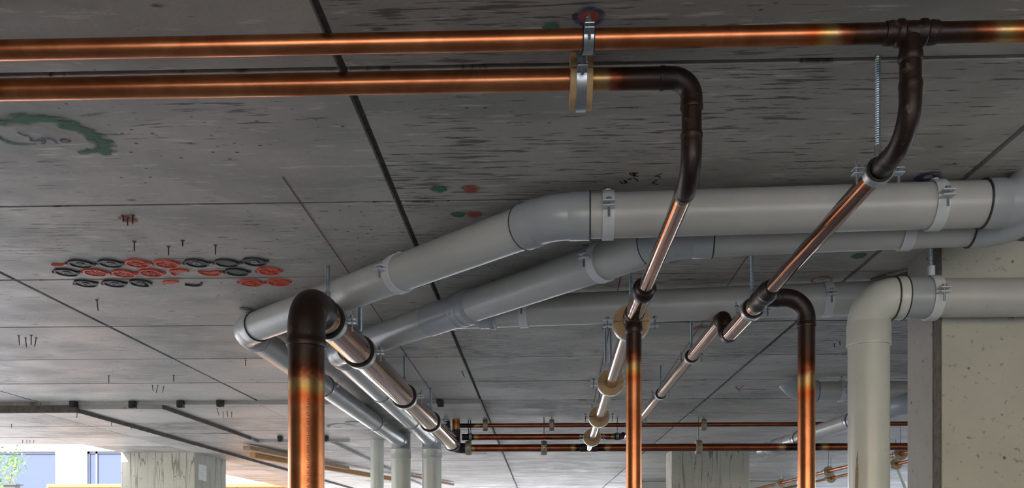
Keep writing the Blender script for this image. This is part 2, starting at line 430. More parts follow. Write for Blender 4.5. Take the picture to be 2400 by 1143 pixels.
# ================================================================== THE SETTING
PY0 = 1.525; PX0 = -0.355; RS = 0.600; CS = 1.350
XB, XA = -2.82, -2.30                       # edges of the lowered strips on the far left
CEND = 6.80; CXE = -3.70
slab = boxes('ceiling', [(-5.6, 8.0, -9.0, CEND, CEIL + 0.013, CEIL + 0.28), (CXE, 7.2, CEND, 15.0, CEIL + 0.013, CEIL + 0.28)], 'slab')
tag(slab, kind='structure')
def panel(x0, x1, y0, y1, drop=0.0, mat='ceil', gx=0.008, gy=0.0065):
    dz = random.uniform(-0.0012, 0.0012)
    o = box('panel', x0 + gx, x1 - gx, y0 + gy, y1 - gy, CEIL - drop + dz, CEIL + 0.0135, mat, slab)
    return o
for k in range(-8, 23):
    y0 = PY0 + RS * k; y1 = y0 + RS
    for j in range(-4, 6):
        x0 = PX0 + CS * j; x1 = x0 + CS
        xs = [x0, x1]
        low = y0 > 5.1 and x0 < PX0 - 0.01
        if y0 > CEND - 0.1 and x1 <= CXE + 0.01: continue
        if low:
            for q in (XB, XA, CXE):
                if x0 + 0.02 < q < x1 - 0.02: xs.append(q)
        xs.sort()
        for a, b in zip(xs[:-1], xs[1:]):
            if b <= -5.6: continue
            a = max(a, -5.6)
            far = 0.70 * max(y1, 0.5) + 1.4
            if min(abs(a), abs(b)) > far and a * b > 0: continue
            mid = (a + b) / 2; drop = 0.0
            if low:
                drop = 0.065 if mid < XB else (0.042 if mid < XA else 0.02)
                if XA < mid < -1.5 and y0 > 6.6: drop = 0.042
                if mid < CXE and y0 > CEND - 0.2: continue
            panel(a, b, y0, min(y1, CEND) if (low and mid < CXE) else y1, drop, 'ceil', 0.008 if drop == 0 else 0.002)
# plain slab underside out of sight, behind the eye
box('panel', -5.6, 8.0, -9.0, PY0 - 8 * RS, CEIL, CEIL + 0.0135, 'ceil', slab)
# pale and dark drop edges
box('drop_edge', -5.6, XB, 5.108, 5.124, CEIL - 0.065, CEIL - 0.021, 'darkedge', slab)
box('drop_edge', -2.98, PX0, 5.112, 5.124, CEIL - 0.0205, CEIL + 0.001, 'riser', slab)
box('drop_edge', XB + 0.001, XB + 0.008, 5.13, 13.0, CEIL - 0.066, CEIL - 0.040, 'darkedge', slab)
box('drop_edge', XA + 0.001, XA + 0.007, 5.13, 6.72, CEIL - 0.0425, CEIL - 0.019, 'darkedge', slab)  # dark strip stands in for the shadow line along this step

floor = boxes('floor', [(-5.8, 8.2, -9.2, 15.2, -0.2, 0.0)], 'floor'); tag(floor, kind='structure')
gr = boxes('ground', [(-60, 60, -60, 60, -0.4, -0.205)], 'ground'); tag(gr, kind='structure')
wr = box('light_block_wall_right', 7.9, 8.0, -9.0, 3.0, 0.0, CEIL + 0.28, 'columnR'); tag(wr, kind='structure')  # unseen wall darkening the right side, cut short to let light in beyond
wl_ = box('light_block_wall_left', -5.6, -5.35, -9.0, 3.4, 0.0, CEIL + 0.012, 'columnR'); tag(wl_, kind='structure')  # unseen wall added to keep light off the near bay
wb_ = boxes('light_block_wall_back', [(-5.35, -4.0, -9.0, -8.75, 0, CEIL + .012), (-0.6, 0.2, -9.0, -8.75, 0, CEIL + .012), (6.5, 8.0, -9.0, -8.75, 0, CEIL + .012)], 'columnR'); tag(wb_, kind='structure')  # unseen piers, gaps between them shaped to let light in from behind
we_ = box('light_block_wall_end', -3.4, 8.0, 14.6, 14.85, 0.0, 1.35, 'columnR'); tag(we_, kind='structure')  # unseen upstand added to block bright ground from the copper's reflections
fw0 = onY(1490, 1128, 12.1); fw1 = onY(1600, 1128, 12.1)
wf = box('wall_far', fw0.x, 3.6, 12.1, 12.3, 0.0, fw0.z, 'columnR'); tag(wf, kind='structure')

def column(name, px0, px1, y, depth, label, mat, xr=None):
    a = onY(px0, 1100, y).x; b = onY(px1, 1100, y).x if xr is None else xr
    t = thing(name, label, 'column', ((a + b) / 2, y + depth / 2, 0))
    w = (b - a) / 2
    box('shaft', -w, w, -depth/2, depth/2, 0.0, CEIL + 0.012, mat, t, 0.006)
    return t, w
cl, w = column('concrete_column', 283, 457, 7.45, 0.75, 'pale concrete column streaked with drips, beside the blue windows', 'column')
cl.location.z = 0
for o in cl.children: pass
box('notice', w - 0.19 + 0.19, w + 0.002, -0.30, -0.12, CEIL - 0.30, CEIL - 0.16, 'paper', cl)
cm, w = column('concrete_column', 1574, 1757, 7.98, 0.35, 'stained concrete column behind the two thin crossing copper pipes', 'column')
# near column: front face, side face and a rebated edge strip
yc = 2.43; x0 = onY(2205, 900, yc).x; yb = onX(2130, 900, x0).y
cr = thing('concrete_column', 'wide grey-green concrete column at the right edge of the picture', 'column', (x0, yc, 0))
box('shaft', 0.002, 0.80, 0.0, yb - yc, 0.0, CEIL + 0.012, 'columnR', cr, 0.004)
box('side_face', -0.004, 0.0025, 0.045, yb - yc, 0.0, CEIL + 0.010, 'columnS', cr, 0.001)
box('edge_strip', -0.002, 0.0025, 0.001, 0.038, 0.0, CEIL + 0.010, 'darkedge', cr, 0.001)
# ragged mortar where the column head meets the slab
v = []; f = []; N = 26
for i in range(N + 1):
    x = -0.05 + 0.85 * i / N; d = random.uniform(0.004, 0.016)
    v += [(x, -0.004, CEIL - d), (x, 0.02, CEIL - d), (x, 0.02, CEIL + 0.01), (x, -0.012, CEIL + 0.004)]
for i in range(N):
    for k in range(4):
        l = (k + 1) % 4; f.append((i*4+k, (i+1)*4+k, (i+1)*4+l, i*4+l))
mesh('mortar_lip', v, f, 'slab', cr)

# ------------------------------------------------------------------ outside, beyond the open left edge
BY = 22.0
def bx(px): return onY(px, 1100, BY).x
zt = onY(60, 1057, BY).z; zb = 0.9
wx = [(bx(-110), bx(130)), (bx(200), bx(345))]
bld = thing('building', 'white rendered building with blue windows across the street', 'building', (bx(150), BY, 0))
ox = bx(150); L0, R0 = bx(-700) - ox, bx(1500) - ox  # wall lengthened to the right, out of view, to bounce light under the slab
(wa, wb), (wc, wd) = [(a - ox, b - ox) for a, b in wx]
boxes('wall', [(L0, R0, 0, 0.4, zt, 9.0), (L0, R0, 0, 0.4, -0.2, zb), (L0, wa, 0, 0.4, zb, zt), (wb, wc, 0, 0.4, zb, zt), (wd, R0, 0, 0.4, zb, zt)], 'white', bld)
for a, b in ((wa, wb), (wc, wd)):
    wnd = boxes('window', [(a, b, .10, .18, zt - .06, zt), (a, b, .10, .18, zb, zb + .06), (a, a + .06, .10, .18, zb, zt), (b - .06, b, .10, .18, zb, zt), (a + .22, a + .27, .10, .18, zb, zt)], 'frame', bld)
    box('pane', a + .03, b - .03, .13, .15, zb + .03, zt - .03, 'pane', wnd)
# hoarding
HYY = 12.55
hz = onY(200, 1134, HYY).z
ha, hb = onY(112, 1140, HYY).x, onY(705, 1140, HYY).x
hd = thing('hoarding', 'orange plywood hoarding along the far left edge of the car park', 'hoarding', (ha, HYY, 0))
nw = 4; wv = (hb - ha) / nw
for i in range(nw): box('board', i * wv + .004, (i + 1) * wv - .004, 0.0, 0.02, 0.02, hz - .05, 'ply', hd)
box('top_rail', 0, hb - ha, -0.03, 0.05, hz - .05, hz, 'ply', hd, 0.004)
for i in range(nw + 1): box('post', i * wv - .04, i * wv + .04, 0.02, 0.10, 0, hz - .05, 'timber', hd)
bp0, bp1 = onY(13, 1140, HYY).x, onY(40, 1140, HYY).x
tag(boxes('black_post', [(bp0, bp1, HYY - .05, HYY + .08, 0, hz), (bp0 - .03, bp1 + .03, HYY - .08, HYY + .11, hz - .02, hz + .005)], 'black'), 'black square post end beside the orange hoarding, below the tree', 'post')
# tree
TY = 15.0
tb = onY(6, 1143, TY)
tr = thing('street_tree', 'leafy green tree in front of the blue window at far left', 'tree', (tb.x, TY, -0.2))
bp = []
def limb(a, b, r): return sweep('branch', [a, a.lerp(b, .5) + Vector((random.uniform(-.05, .05), 0, .05)), b], [r, r * .8, r * .5], 'bark', tr, 8)
trunk_top = Vector((-.2, 0, 2.3))
sweep('trunk', [Vector((-.25, 0, 0)), Vector((-.22, .03, 1.2)), trunk_top], [.08, .07, .05], 'bark', tr, 10)
tips = []
for i in range(11):
    e = Vector((random.uniform(-.85, .32), random.uniform(-.4, .4), random.uniform(2.3, 3.62)))
    limb(Vector((-.22, 0, random.uniform(1.5, 2.2))), e, .022); tips.append(e)
v = []; f = []
for i in range(1500):
    c = random.choice(tips) + Vector((random.gauss(0, .11), random.gauss(0, .13), random.gauss(0, .15)))
    if c.x > .36 or c.z > 3.66: continue
    s = random.uniform(.022, .045)
    q = Matrix.Rotation(random.uniform(0, 2*PI), 3, Vector((random.gauss(0, 1), random.gauss(0, 1), random.gauss(0, 1))).normalized())
    k = len(v)
    v += [c + q @ Vector(p) * s for p in ((-1, 0, 0), (0, -.6, .1), (1, 0, 0), (0, .6, .1))]; f += [(k, k+1, k+2), (k, k+2, k+3)]
tag(mesh('foliage', v, f, 'leaf', tr), kind='stuff')

# ================================================================== COPPER PIPES
ZR = 0.643
V = Vector
def dn(p, z): return V((p.x, p.y, z))
# --- large run on the left
LP = thing('copper_pipe', 'thick copper drop pipe with blackened elbow and polished run, left of centre', 'copper pipe')
a0 = onZ(718, 703, .682); a1 = onZ(1060, 1038, .652); RL = 0.0505
e0, e1 = elbow('elbow', dn(a0, 0.3), a0, a1, 0.088, RL, 'copper', LP, 0.045, heat=1.0, n=40)
drop = seg('pipe', e0 - V((0, 0, -0.01)), dn(a0, 0.0), RL, 'copper', LP, 40, h0=0.86, L=0.24)
dirL = (a1 - a0).normalized()
seg('pipe', e1 - dirL * 0.01, a1, RL, 'copperP', LP, 40, h0=0.6, L=0.09, h1=0.5, L2=0.06)
sleeve('end_socket', a1 - dirL * 0.05, a1 + dirL * 0.05, RL, 'copper', LP, [(0, 1.0), (.05, 1.07), (.7, 1.09), (1, .9)], 1.0)
def wrap_text(txt, size, cx, cy, r, a0, z0, mat, parent, depth=0.0002):
    cu = bpy.data.curves.new('t', 'FONT'); cu.body = txt; cu.size = size; cu.resolution_u = 2
    o = bpy.data.objects.new('t', cu); COL.objects.link(o); bpy.context.view_layer.update()
    me = bpy.data.meshes.new_from_object(o.evaluated_get(bpy.context.evaluated_depsgraph_get()))
    for vtx in me.vertices:
        a = a0 - vtx.co.y / r; q = r + depth
        vtx.co = (cx + q * math.sin(a), cy - q * math.cos(a), z0 + vtx.co.x)
    me.materials.clear(); me.materials.append(M[mat])
    bpy.data.objects.remove(o); bpy.data.curves.remove(cu)
    ob = bpy.data.objects.new('printed_text', me); COL.objects.link(ob); ob.parent = parent; return ob
wrap_text('8008  W-191 AS1432-WM-1221-101.6X1.63-10.616', 0.0125, a0.x, a0.y, RL, 0.45, onY(733, 1160, a0.y).z, 'print', LP)

LY = 5.85
# --- upper foreground pipe with tee, and the run it feeds
f1 = onY(1370, 92, 1.385); r1 = 0.0157
CP1 = thing('copper_pipe', 'topmost copper pipe crossing the picture, with blackened tee and diagonal run on the right', 'copper pipe')
t1 = onY(2134, 68, 1.385); t1.z = f1.z
seg('pipe', V((-1.9, f1.y, f1.z)), t1 - V((.033, 0, 0)), r1, 'copper', CP1, 32, h1=0.86, L2=0.19)
seg('pipe', t1 + V((.033, 0, 0)), V((1.9, f1.y, f1.z)), r1, 'copper', CP1, 32, h0=0.86, L=0.22)
sleeve('tee', t1 - V((.042, 0, 0)), t1 + V((.042, 0, 0)), r1, 'copper', CP1, [(0, 1.0), (.01, 1.12), (.13, 1.20), (.2, 1.12), (.24, 1.30), (.33, 1.32), (.37, 1.14), (.63, 1.14), (.67, 1.30), (.76, 1.32), (.8, 1.12), (.87, 1.20), (.99, 1.12), (1, 1.0)], 1.0, 32, 0.008)
sleeve('tee_branch', t1 - V((0, 0, .008)), t1 - V((0, 0, .047)), r1 * 1.04, 'copper', CP1, [(0, 1.0), (.5, 1.06), (.72, 1.16), (.9, 1.16), (1, 1.0)], 1.0, 32, 0.008)
xr = t1.x; zrr = CZ + 0.648
cR = V((xr, t1.y, zrr)); yRed = onZ(1812, 678, .648).y
r2 = 0.0178
e0, e1 = elbow('elbow', t1, cR, V((xr, 3, zrr)), 0.062, r2 * .93, 'copper', CP1, 0.024, heat=1.0, sb=0.03)
seg('pipe', t1 - V((0, 0, .04)), e0 - V((0, 0, .004)), r2 * .93, 'copper', CP1, 32, h0=1.0, L=5, h1=1.0, L2=5)
seg('pipe', e1 - V((0, .004, 0)), V((xr, yRed, zrr)), r2, 'copperP', CP1, 32, h0=0.80, L=0.12, h1=0.62, L2=0.07)
r3 = 0.0245
yT = yRed + 0.075
sleeve('reducer', V((xr, yRed - .03, zrr)), V((xr, yRed + .03, zrr)), r3, 'copper', CP1, [(0, .74), (.05, .84), (.3, .86), (.5, 1.0), (.7, 1.12), (.95, 1.10), (1, 1.0)], 1.0, 32, .008)
sleeve('tee', V((xr, yT - .05, zrr)), V((xr, yT + .05, zrr)), r3, 'copper', CP1, COUPLE, 1.0, 32, .008)
pD = onY(1890, 690, yT); xD = pD.x
cD = V((xD, yT, zrr)); rD = 0.0225
e0, e1 = elbow('elbow', V((xr, yT, zrr)), cD, V((xD, yT, 0.5)), 0.058, rD, 'copper', CP1, 0.02, heat=1.0, sb=0.022)
sleeve('tee_branch', V((xr + .012, yT, zrr)), e0 + V((.004, 0, 0)), rD, 'copper', CP1, [(0, 1.04), (.45, 1.04), (.5, 1.1), (.8, 1.08), (1, 1.02)], 1.0, 32, .008)
seg('pipe', e1 + V((0, 0, .004)), V((xD, yT, 0.0)), rD, 'copper', CP1, 32, h0=0.92, L=0.27)
yJ = onZ(1697, 783, .648).y; zJ = CZ + 0.712
seg('pipe', V((xr, yT + .04, zrr)), V((xr, yJ, zrr)), r3, 'copperP', CP1, 32, h0=0.66, L=0.06, h1=0.45, L2=0.03)
xj = xr - 0.008
jc0 = V((xr, yJ + .035, zrr)); jc1 = V((xj, yJ + .035, zJ))
elbow('elbow', V((xr, yJ - .1, zrr)), jc0, jc1, 0.028, r3, 'copper', CP1, 0.004, heat=.95, sa=0.02)
elbow('elbow', jc0, jc1, V((xj, yJ + 1, zJ)), 0.028, r3 * .94, 'copper', CP1, 0.004, heat=.95, sb=0.02)
seg('pipe', V((xj, yJ + .07, zJ)), V((xj, LY, zJ)), 0.0215, 'copperP', CP1, 32, h0=0.7, L=0.06)

# --- lower foreground pipe, its bends and the middle run
CP2 = thing('copper_pipe', 'second copper pipe from the top, bending down into the middle run with tan insulated clamps', 'copper pipe')
f2 = onY(1340, 187, 1.512); rf2 = 0.0187
c1 = onY(1621, 187, 1.512); c1.z = f2.z; c2 = V((c1.x, c1.y, CZ + ZR))
e0, e1 = elbow('elbow', V((-1, f2.y, f2.z)), c1, c2, 0.036, rf2 * .97, 'copper', CP2, 0.02, heat=1.0)
seg('pipe', V((-2.0, f2.y, f2.z)), e0 + V((.004, 0, 0)), rf2, 'copper', CP2, 32, h1=0.92, L2=0.20)
g0, g1 = elbow('elbow', c1, c2, V((c2.x, 4, c2.z)), 0.055, rf2 * .93, 'copper', CP2, 0.02, heat=.97, sb=0.022)
seg('pipe', e1 + V((0, 0, .004)), g0 - V((0, 0, .004)), rf2 * .93, 'copper', CP2, 32, h0=1.0, L=5)
yM = onZ(1513, 676, ZR).y; yMt = onZ(1489, 738, ZR).y; zm = CZ + ZR; xm = c2.x
seg('pipe', g1 - V((0, .004, 0)), V((xm, yM, zm)), rf2 * .94, 'copperP', CP2, 32, h0=0.72, L=0.05, h1=0.6, L2=0.05)
rm = 0.0254
sleeve('reducer', V((xm, yM - .02, zm)), V((xm, yM + .035, zm)), rm, 'copper', CP2, [(0, .70), (.06, .84), (.22, .86), (.3, 1.0), (.42, 1.2), (.6, 1.22), (.9, 1.16), (1, 1.0)], 1.0, 32, .008)
seg('pipe', V((xm, yM + .02, zm)), V((xm, yMt, zm)), rm, 'copperP', CP2, 32, h0=0.72, L=0.10, h1=0.7, L2=0.10)
sleeve('tee', V((xm, yMt - .035, zm)), V((xm, yMt + .045, zm)), rm, 'copper', CP2, COUPLE, 1.0, 32, .008)
rmd = 0.0222
sleeve('tee_branch', V((xm, yMt, zm - .01)), V((xm, yMt, zm - .055)), rmd, 'copper', CP2, [(0, 1.05), (.5, 1.06), (.6, 1.15), (.9, 1.14), (1, 1.0)], 1.0, 32, .01)
seg('pipe', V((xm, yMt, zm - .045)), V((xm, yMt, 0.0)), rmd, 'copper', CP2, 32, h0=0.90, L=0.20)
xe = onY(1380, 1046, LY).x
seg('pipe', V((xm, yMt + .035, zm)), V((xe, LY - .03, zm - .002)), rm, 'copperP', CP2, 32, h0=0.66, L=0.08, h1=0.5, L2=0.05)

# --- three thin pipes crossing far behind
zL1 = onY(1293, 996, LY).z; zL2 = onY(1275, 1023, LY).z; zL3 = onY(1275, 1049, LY).z
LT = thing('copper_pipe', 'thinnest and highest of the three far crossing copper pipes', 'copper pipe')
x0 = onY(1078, 996, LY).x
seg('pipe', V((x0, LY, zL1)), V((4.3, LY, zL1)), 0.0150, 'copperD', LT, 20, h0=0.8, L=0.25)
LM = thing('copper_pipe', 'middle far crossing copper pipe, short, ending in a black bend', 'copper pipe')
x1_ = onY(1462, 1022, LY).x
seg('pipe', V((onY(1085, 1023, LY).x, LY, zL2)), V((x1_ - .02, LY, zL2)), 0.0205, 'copperD', LM, 20, h0=0.85, L=0.18, h1=0.8, L2=0.12)
sleeve('coupling', V((onY(1083, 1023, LY).x, LY, zL2)), V((onY(1098, 1023, LY).x, LY, zL2)), 0.0205, 'copper', LM, COUPLE)
elbow('elbow', V((0, LY, zL2)), V((xj - .02, LY + .0, zL2)), V((xj - .02, LY - 1, zL2)), 0.03, 0.021, 'copper', LM, 0.02, heat=1.0)
LB = thing('copper_pipe', 'lowest of the three far crossing copper pipes, with a black tee', 'copper pipe')
xs0 = onY(1082, 1050, LY).x
seg('pipe', V((xs0, LY, zL3)), V((xe - .03, LY, zL3)), 0.0254, 'copperD', LB, 24, h0=0.8, L=0.16, h1=0.8, L2=0.16)
sleeve('tee', V((xe - .06, LY, zL3)), V((xe + .06, LY, zL3)), 0.0254, 'copper', LB, COUPLE)
xk = onY(1830, 1045, LY).x; xk2 = onY(1930, 1045, LY).x
seg('pipe', V((xe + .03, LY, zL3)), V(((xk + xk2) / 2, LY, zL3)), 0.0254, 'copperD', LB, 24, h0=0.8, L=0.2, h1=0.85, L2=0.28)
seg('pipe', V(((xk + xk2) / 2, LY, zL3)), V((4.3, LY, zL3)), 0.0254, 'copperD', LB, 24, h0=0.85, L=0.28)
ce = V((a1.x + .005, LY, zL3))
elbow('elbow', a1, V((a1.x + .01, LY, zL3)), V((3, LY, zL3)), 0.05, 0.034, 'copper', LB, 0.02, heat=1.0, sb=0.03)
# stubs rising to the slab at the end of the large run
ST = thing('copper_riser', 'short blackened copper riser into the slab at the end of the thick run', 'copper pipe')
ps = onY(1069, 1000, LY - .04)
seg('pipe', V((ps.x, ps.y, zL3 + .03)), V((ps.x, ps.y, CEIL - .018)), 0.0265, 'copper', ST, 24, h0=0.95, L=0.2)
sleeve('coupling', V((ps.x, ps.y, zL3 + .04)), V((ps.x, ps.y, zL3 + .12)), 0.0265, 'copper', ST, COUPLE)
ps = onY(1049, 1000, LY + .03)
ST2 = thing('copper_riser', 'black copper riser half hidden behind the end of the thick run', 'copper pipe')
seg('pipe', V((ps.x, ps.y, zL3 + .03)), V((ps.x, ps.y, CEIL - .018)), 0.019, 'copper', ST2, 20, h0=1.0, L=2)
sleeve('coupling', V((ps.x, ps.y, zL3 + .10)), V((ps.x, ps.y, zL3 + .16)), 0.019, 'copper', ST2, COUPLE)

# --- pair of thin pipes far right, running away in depth
zf = 0.645
for (px, py, lab) in ((2115, 1062, 'upper of two thin far copper pipes running away left of the near column'), (2100, 1087, 'lower of two thin far copper pipes running away left of the near column')):
    t = thing('copper_pipe', lab, 'copper pipe'); p = onZ(px, py, zf)
    seg('pipe', V((p.x, 5.0, p.z)), V((p.x, 13.5, p.z)), 0.017 if py < 1080 else 0.014, 'copper', t, 16)

# ================================================================== PVC DRAIN PIPES
RP = 0.0525; ZP = 0.785
def along(p, q, px_x):      # point on line p-q (plan) at given x
    k = (px_x - p.x) / (q.x - p.x); return p.lerp(q, k)
# first drain
D1 = thing('drain_pipe', 'largest grey plastic drain pipe, nearest, bending at 45 degrees above the copper', 'drain pipe')
p1 = onZ(2200, 481, ZP); p2 = onZ(1424, 505, ZP)
k1 = p2 + (p2 - p1).normalized() * ((p2.x - onZ(1292, 512, ZP).x))
k2 = onZ(577, 774, ZP); k3 = onZ(938, 1032, .768)
kr = p1 + (p1 - p2).normalized() * (onZ(2430, 474, ZP).x - p1.x)
elA = elbow('elbow', kr, k1, k2, 0.11, RP, 'pvcF', D1, 0.055, 'pvc', 44, sa=0.052, sb=0.05)
elB = elbow('elbow', k1, k2, k3, 0.10, RP, 'pvc', D1, 0.05, 'pvc', 44, sa=0.05, sb=0.06)
elC = elbow('elbow', k1, kr, kr + V((0, 0, 1)), 0.075, RP, 'pvcF', D1, 0.05, 'pvc', 44, sa=0.045, sb=0.0)
seg('pipe', elC[0] + (kr - k1).normalized() * .005, elA[0] - (kr - k1).normalized() * .005, RP, 'pvc', D1, 44)
dA = (k2 - k1).normalized(); dB = (k3 - k2).normalized()
seg('pipe', elA[1] - dA * .005, elB[0] + dA * .005, RP, 'pvc', D1, 44)
seg('pipe', elB[1] - dB * .005, k3, RP, 'pvc', D1, 44)
def seal(at, d, r, parent):
    sleeve('seal_line', at - d * .0018, at + d * .0018, r, 'seal', parent, [(0, 1.0), (.05, 1.012), (.95, 1.012), (1, 1.0)])
for at, d in ((elA[0], (kr - k1).normalized()), (elA[1], dA), (elB[0], dA), (elB[1], dB), (elC[0], (kr - k1).normalized())):
    seal(at, d, RP * 1.075, D1)
# second drain
D2 = thing('drain_pipe', 'grey plastic drain pipe with ridged coupling, just behind the largest one', 'drain pipe')
q1 = onZ(2200, 578, ZP - RP); q2 = onZ(1650, 600, ZP - RP)
q1.z = q2.z = CZ + ZP
m1 = q2 + (q2 - q1).normalized() * (q2.x - onZ(1583, 556, ZP).x)
m2 = onZ(792, 824, ZP); m3 = onZ(1010, 1030, .768)
mr = q1 + (q1 - q2).normalized() * (onZ(2395, 535, ZP).x - q1.x)
eA = elbow('elbow', mr, m1, m2, 0.11, RP, 'pvcF', D2, 0.05, 'pvc', 44, sa=0.05, sb=0.04)
eB = elbow('elbow', m1, m2, m3, 0.10, RP, 'pvc', D2, 0.05, 'pvc', 44, sb=0.06)
eC = elbow('elbow', m1, mr, mr + V((0, 0, 1)), 0.09, RP, 'pvcF', D2, 0.05, 'pvc', 44, sa=0.055, sb=0.0)
dM = (mr - m1).normalized(); dC = (m2 - m1).normalized(); dD = (m3 - m2).normalized()
seg('pipe', eC[0] + dM * .005, eA[0] - dM * .005, RP, 'pvc', D2, 44)
seg('pipe', eA[1] - dC * .005, eB[0] + dC * .005, RP, 'pvc', D2, 44)
cp0 = onZ(1000, 737, ZP); cp1 = onZ(1108, 697, ZP)
s0 = along(m1, m2, cp0.x); s1 = along(m1, m2, cp1.x)
sleeve('coupling', s0, s1, RP, 'pvcF', D2, RIDGED, 0, 44)
seg('pipe', eB[1] - dD * .005, m3 - dD * .02, RP, 'pvc', D2, 44)
for at, d in ((eA[0], dM), (eA[1], dC), (eB[0], dC), (eB[1], dD), (eC[0], dM)): seal(at, d, RP * 1.075, D2)
# third drain, behind
D3 = thing('drain_pipe', 'shadowed grey drain pipe crossing behind the copper tees', 'drain pipe')
u1 = onZ(1940, 701, ZP); u2 = onZ(1250, 727, ZP); du = (u1 - u2).normalized()
ua = u2 - du * (u2.x - onZ(1050, 735, ZP).x); ub = u1 + du * 1.6
seg('pipe', ua, ub, RP, 'pvc', D3, 44)
w0 = along(u1, u2, onZ(1124, 731, ZP).x); w1 = along(u1, u2, onZ(1164, 730, ZP).x)
sleeve('coupling', w0, w1, RP, 'pvcF', D3, RIDGED, 0, 44)
# fourth: right-hand drop
D4 = thing('drain_pipe', 'pale grey drain pipe with smooth elbow dropping beside the near column', 'drain pipe')
yv = 2.355; h4 = onY(2300, 697, yv); c4 = V((onY(2036, 700, yv).x, yv, h4.z)); r4 = 0.0535
E4 = elbow('elbow', c4 + V((1, 0, 0)), c4, c4 - V((0, 0, 1)), 0.068, r4, 'pvcL', D4, 0.05, 'pvc', 48, sa=0.025, sb=0.062)
seg('pipe', E4[1] + V((0, 0, .006)), V((c4.x, yv, 0)), r4, 'pvcL', D4, 48)
sleeve('socket', E4[0] - V((.004, 0, 0)), E4[0] + V((.075, 0, 0)), r4 * .98, 'pvcF', D4, [(0, 1.0), (.03, 1.05), (.9, 1.05), (.97, 1.05), (1, 1.0)], 0, 48)
seg('pipe', E4[0] + V((.06, 0, 0)), V((2.6, yv, h4.z)), r4 * .96, 'pvc', D4, 48)
for at, d in ((E4[0], V((1, 0, 0))), (E4[0] - V((.028, 0, 0)), V((1, 0, 0)))): seal(at, d, r4 * 1.085, D4)
wrap_text('8', 0.018, c4.x, yv, r4 * 1.085, 0.98, E4[1].z + .062, 'pvcF', D4, .0006)
wrap_text('[]', 0.016, c4.x, yv, r4 * 1.085, 1.02, E4[1].z + .012, 'pvcF', D4, .0006)
dk = onY(2017, 681, yv - .05)
# brown streak mark low on the drop
v = []; f = []
for i in range(9):
    z = onY(1995, 1060 + i * 16, yv).z; a = -0.98 + .07 * (8 - i) / 8; wd = .09 * math.sin(PI * (i + .6) / 10)
    for s in (-1, 1):
        aa = a + s * wd; v.append((c4.x + (r4 + .0004) * math.sin(aa), yv - (r4 + .0004) * math.cos(aa), z))
for i in range(8): f.append((2*i, 2*i+1, 2*i+3, 2*i+2))
mesh('brown_stain', v, f, 'oldtimber', D4)
# fifth: emerging from the slab far right
D5 = thing('drain_pipe', 'grey drain pipe curving out of the slab between the right copper drop and pale drain', 'drain pipe')
h5 = onZ(1965, 916, .774); r5 = 0.050
c5 = V((onZ(1862, 917, .774).x, h5.y, h5.z))
b5 = elbow('elbow', c5 + V((1, 0, 0)), c5, c5 + V((-.35, 0, .6)), 0.10, r5, 'pvcF', D5, 0.04, 'pvc', 36, sa=0.055, sb=0.0)
seg('pipe', b5[0] - V((.005, 0, 0)), V((3.2, h5.y, h5.z)), r5, 'pvc', D5, 36)
seal(b5[0], V((1, 0, 0)), r5 * 1.08, D5)
# sixth: running away far right
D6 = thing('drain_pipe', 'far grey drain pipe sloping away under the curved one, with clear shine', 'drain pipe')
g0 = onZ(2118, 945, .70); g1 = onZ(1790, 1055, .70); r6 = 0.048
e6 = elbow('elbow', g0 + V((1, -.15, 0)), g0, g1, 0.10, r6 * 1.1, 'pvcF', D6, 0.05, 'pvc', 36)
d6 = (g1 - g0).normalized()
seg('pipe', e6[0] - V((.005, 0, 0)), g0 + V((1.2, -.18, 0)), r6 * 1.1, 'pvc', D6, 36)
seg('pipe', e6[1] - d6 * .005, g1, r6, 'pvc', D6, 36)
sleeve('coupling', g1 - d6 * .55, g1 - d6 * .25, r6, 'pvcF', D6, RIDGED, 0, 36)
sleeve('end_socket', g1 - d6 * .12, g1 + d6 * .02, r6, 'pvcF', D6, PSOCK, 0, 36)
# stacks
r_s = 0.074
D7 = thing('drain_stack', 'slim grey vertical drain stack, leftmost of the three', 'drain pipe')
s7 = onY(884, 1100, 6.95)
seg('pipe', V((s7.x, 6.95, 0)), V((s7.x, 6.95, CEIL - .018)), 0.054, 'pvcL', D7, 36)
def stack(px, y, label, top, join):
    t = thing('drain_stack', label, 'drain pipe'); p = onY(px, 1100, y)
    zs = onY(px, 1075, y).z; ze = onY(px, 1052, y).z
    seg('pipe', V((p.x, y, 0)), V((p.x, y, zs + .02)), r_s, 'pvcL', t, 40)
    sleeve('socket', V((p.x, y, zs)), V((p.x, y, ze)), r_s, 'pvcL', t, PSOCK, 0, 40)
    seg('junction', V((p.x, y, ze - .02)), V((p.x, y, top)), r_s * .98, 'pvcF', t, 40)
    d = (join[1] - join[0]).normalized()
    sleeve('branch_socket', join[1] - d * .10, join[1], RP, 'pvcF', t, PSOCK, 0, 36)
    return t
stack(940, k3.y + .06, 'wide grey drain stack in the middle of the three, rising to the slab', CEIL - .018, (k2, k3))
stack(1012, m3.y + .06, 'wide grey drain stack nearest the thick copper run, rightmost of the three', CZ + .80, (m2, m3))

# ================================================================== HANGERS
def yaw_of(d): return math.atan2(-d.x, d.y)       # local Y along d
def ctop(p):
    if p.y > 5.12 and p.x < PX0: return CEIL - .02
    return CEIL
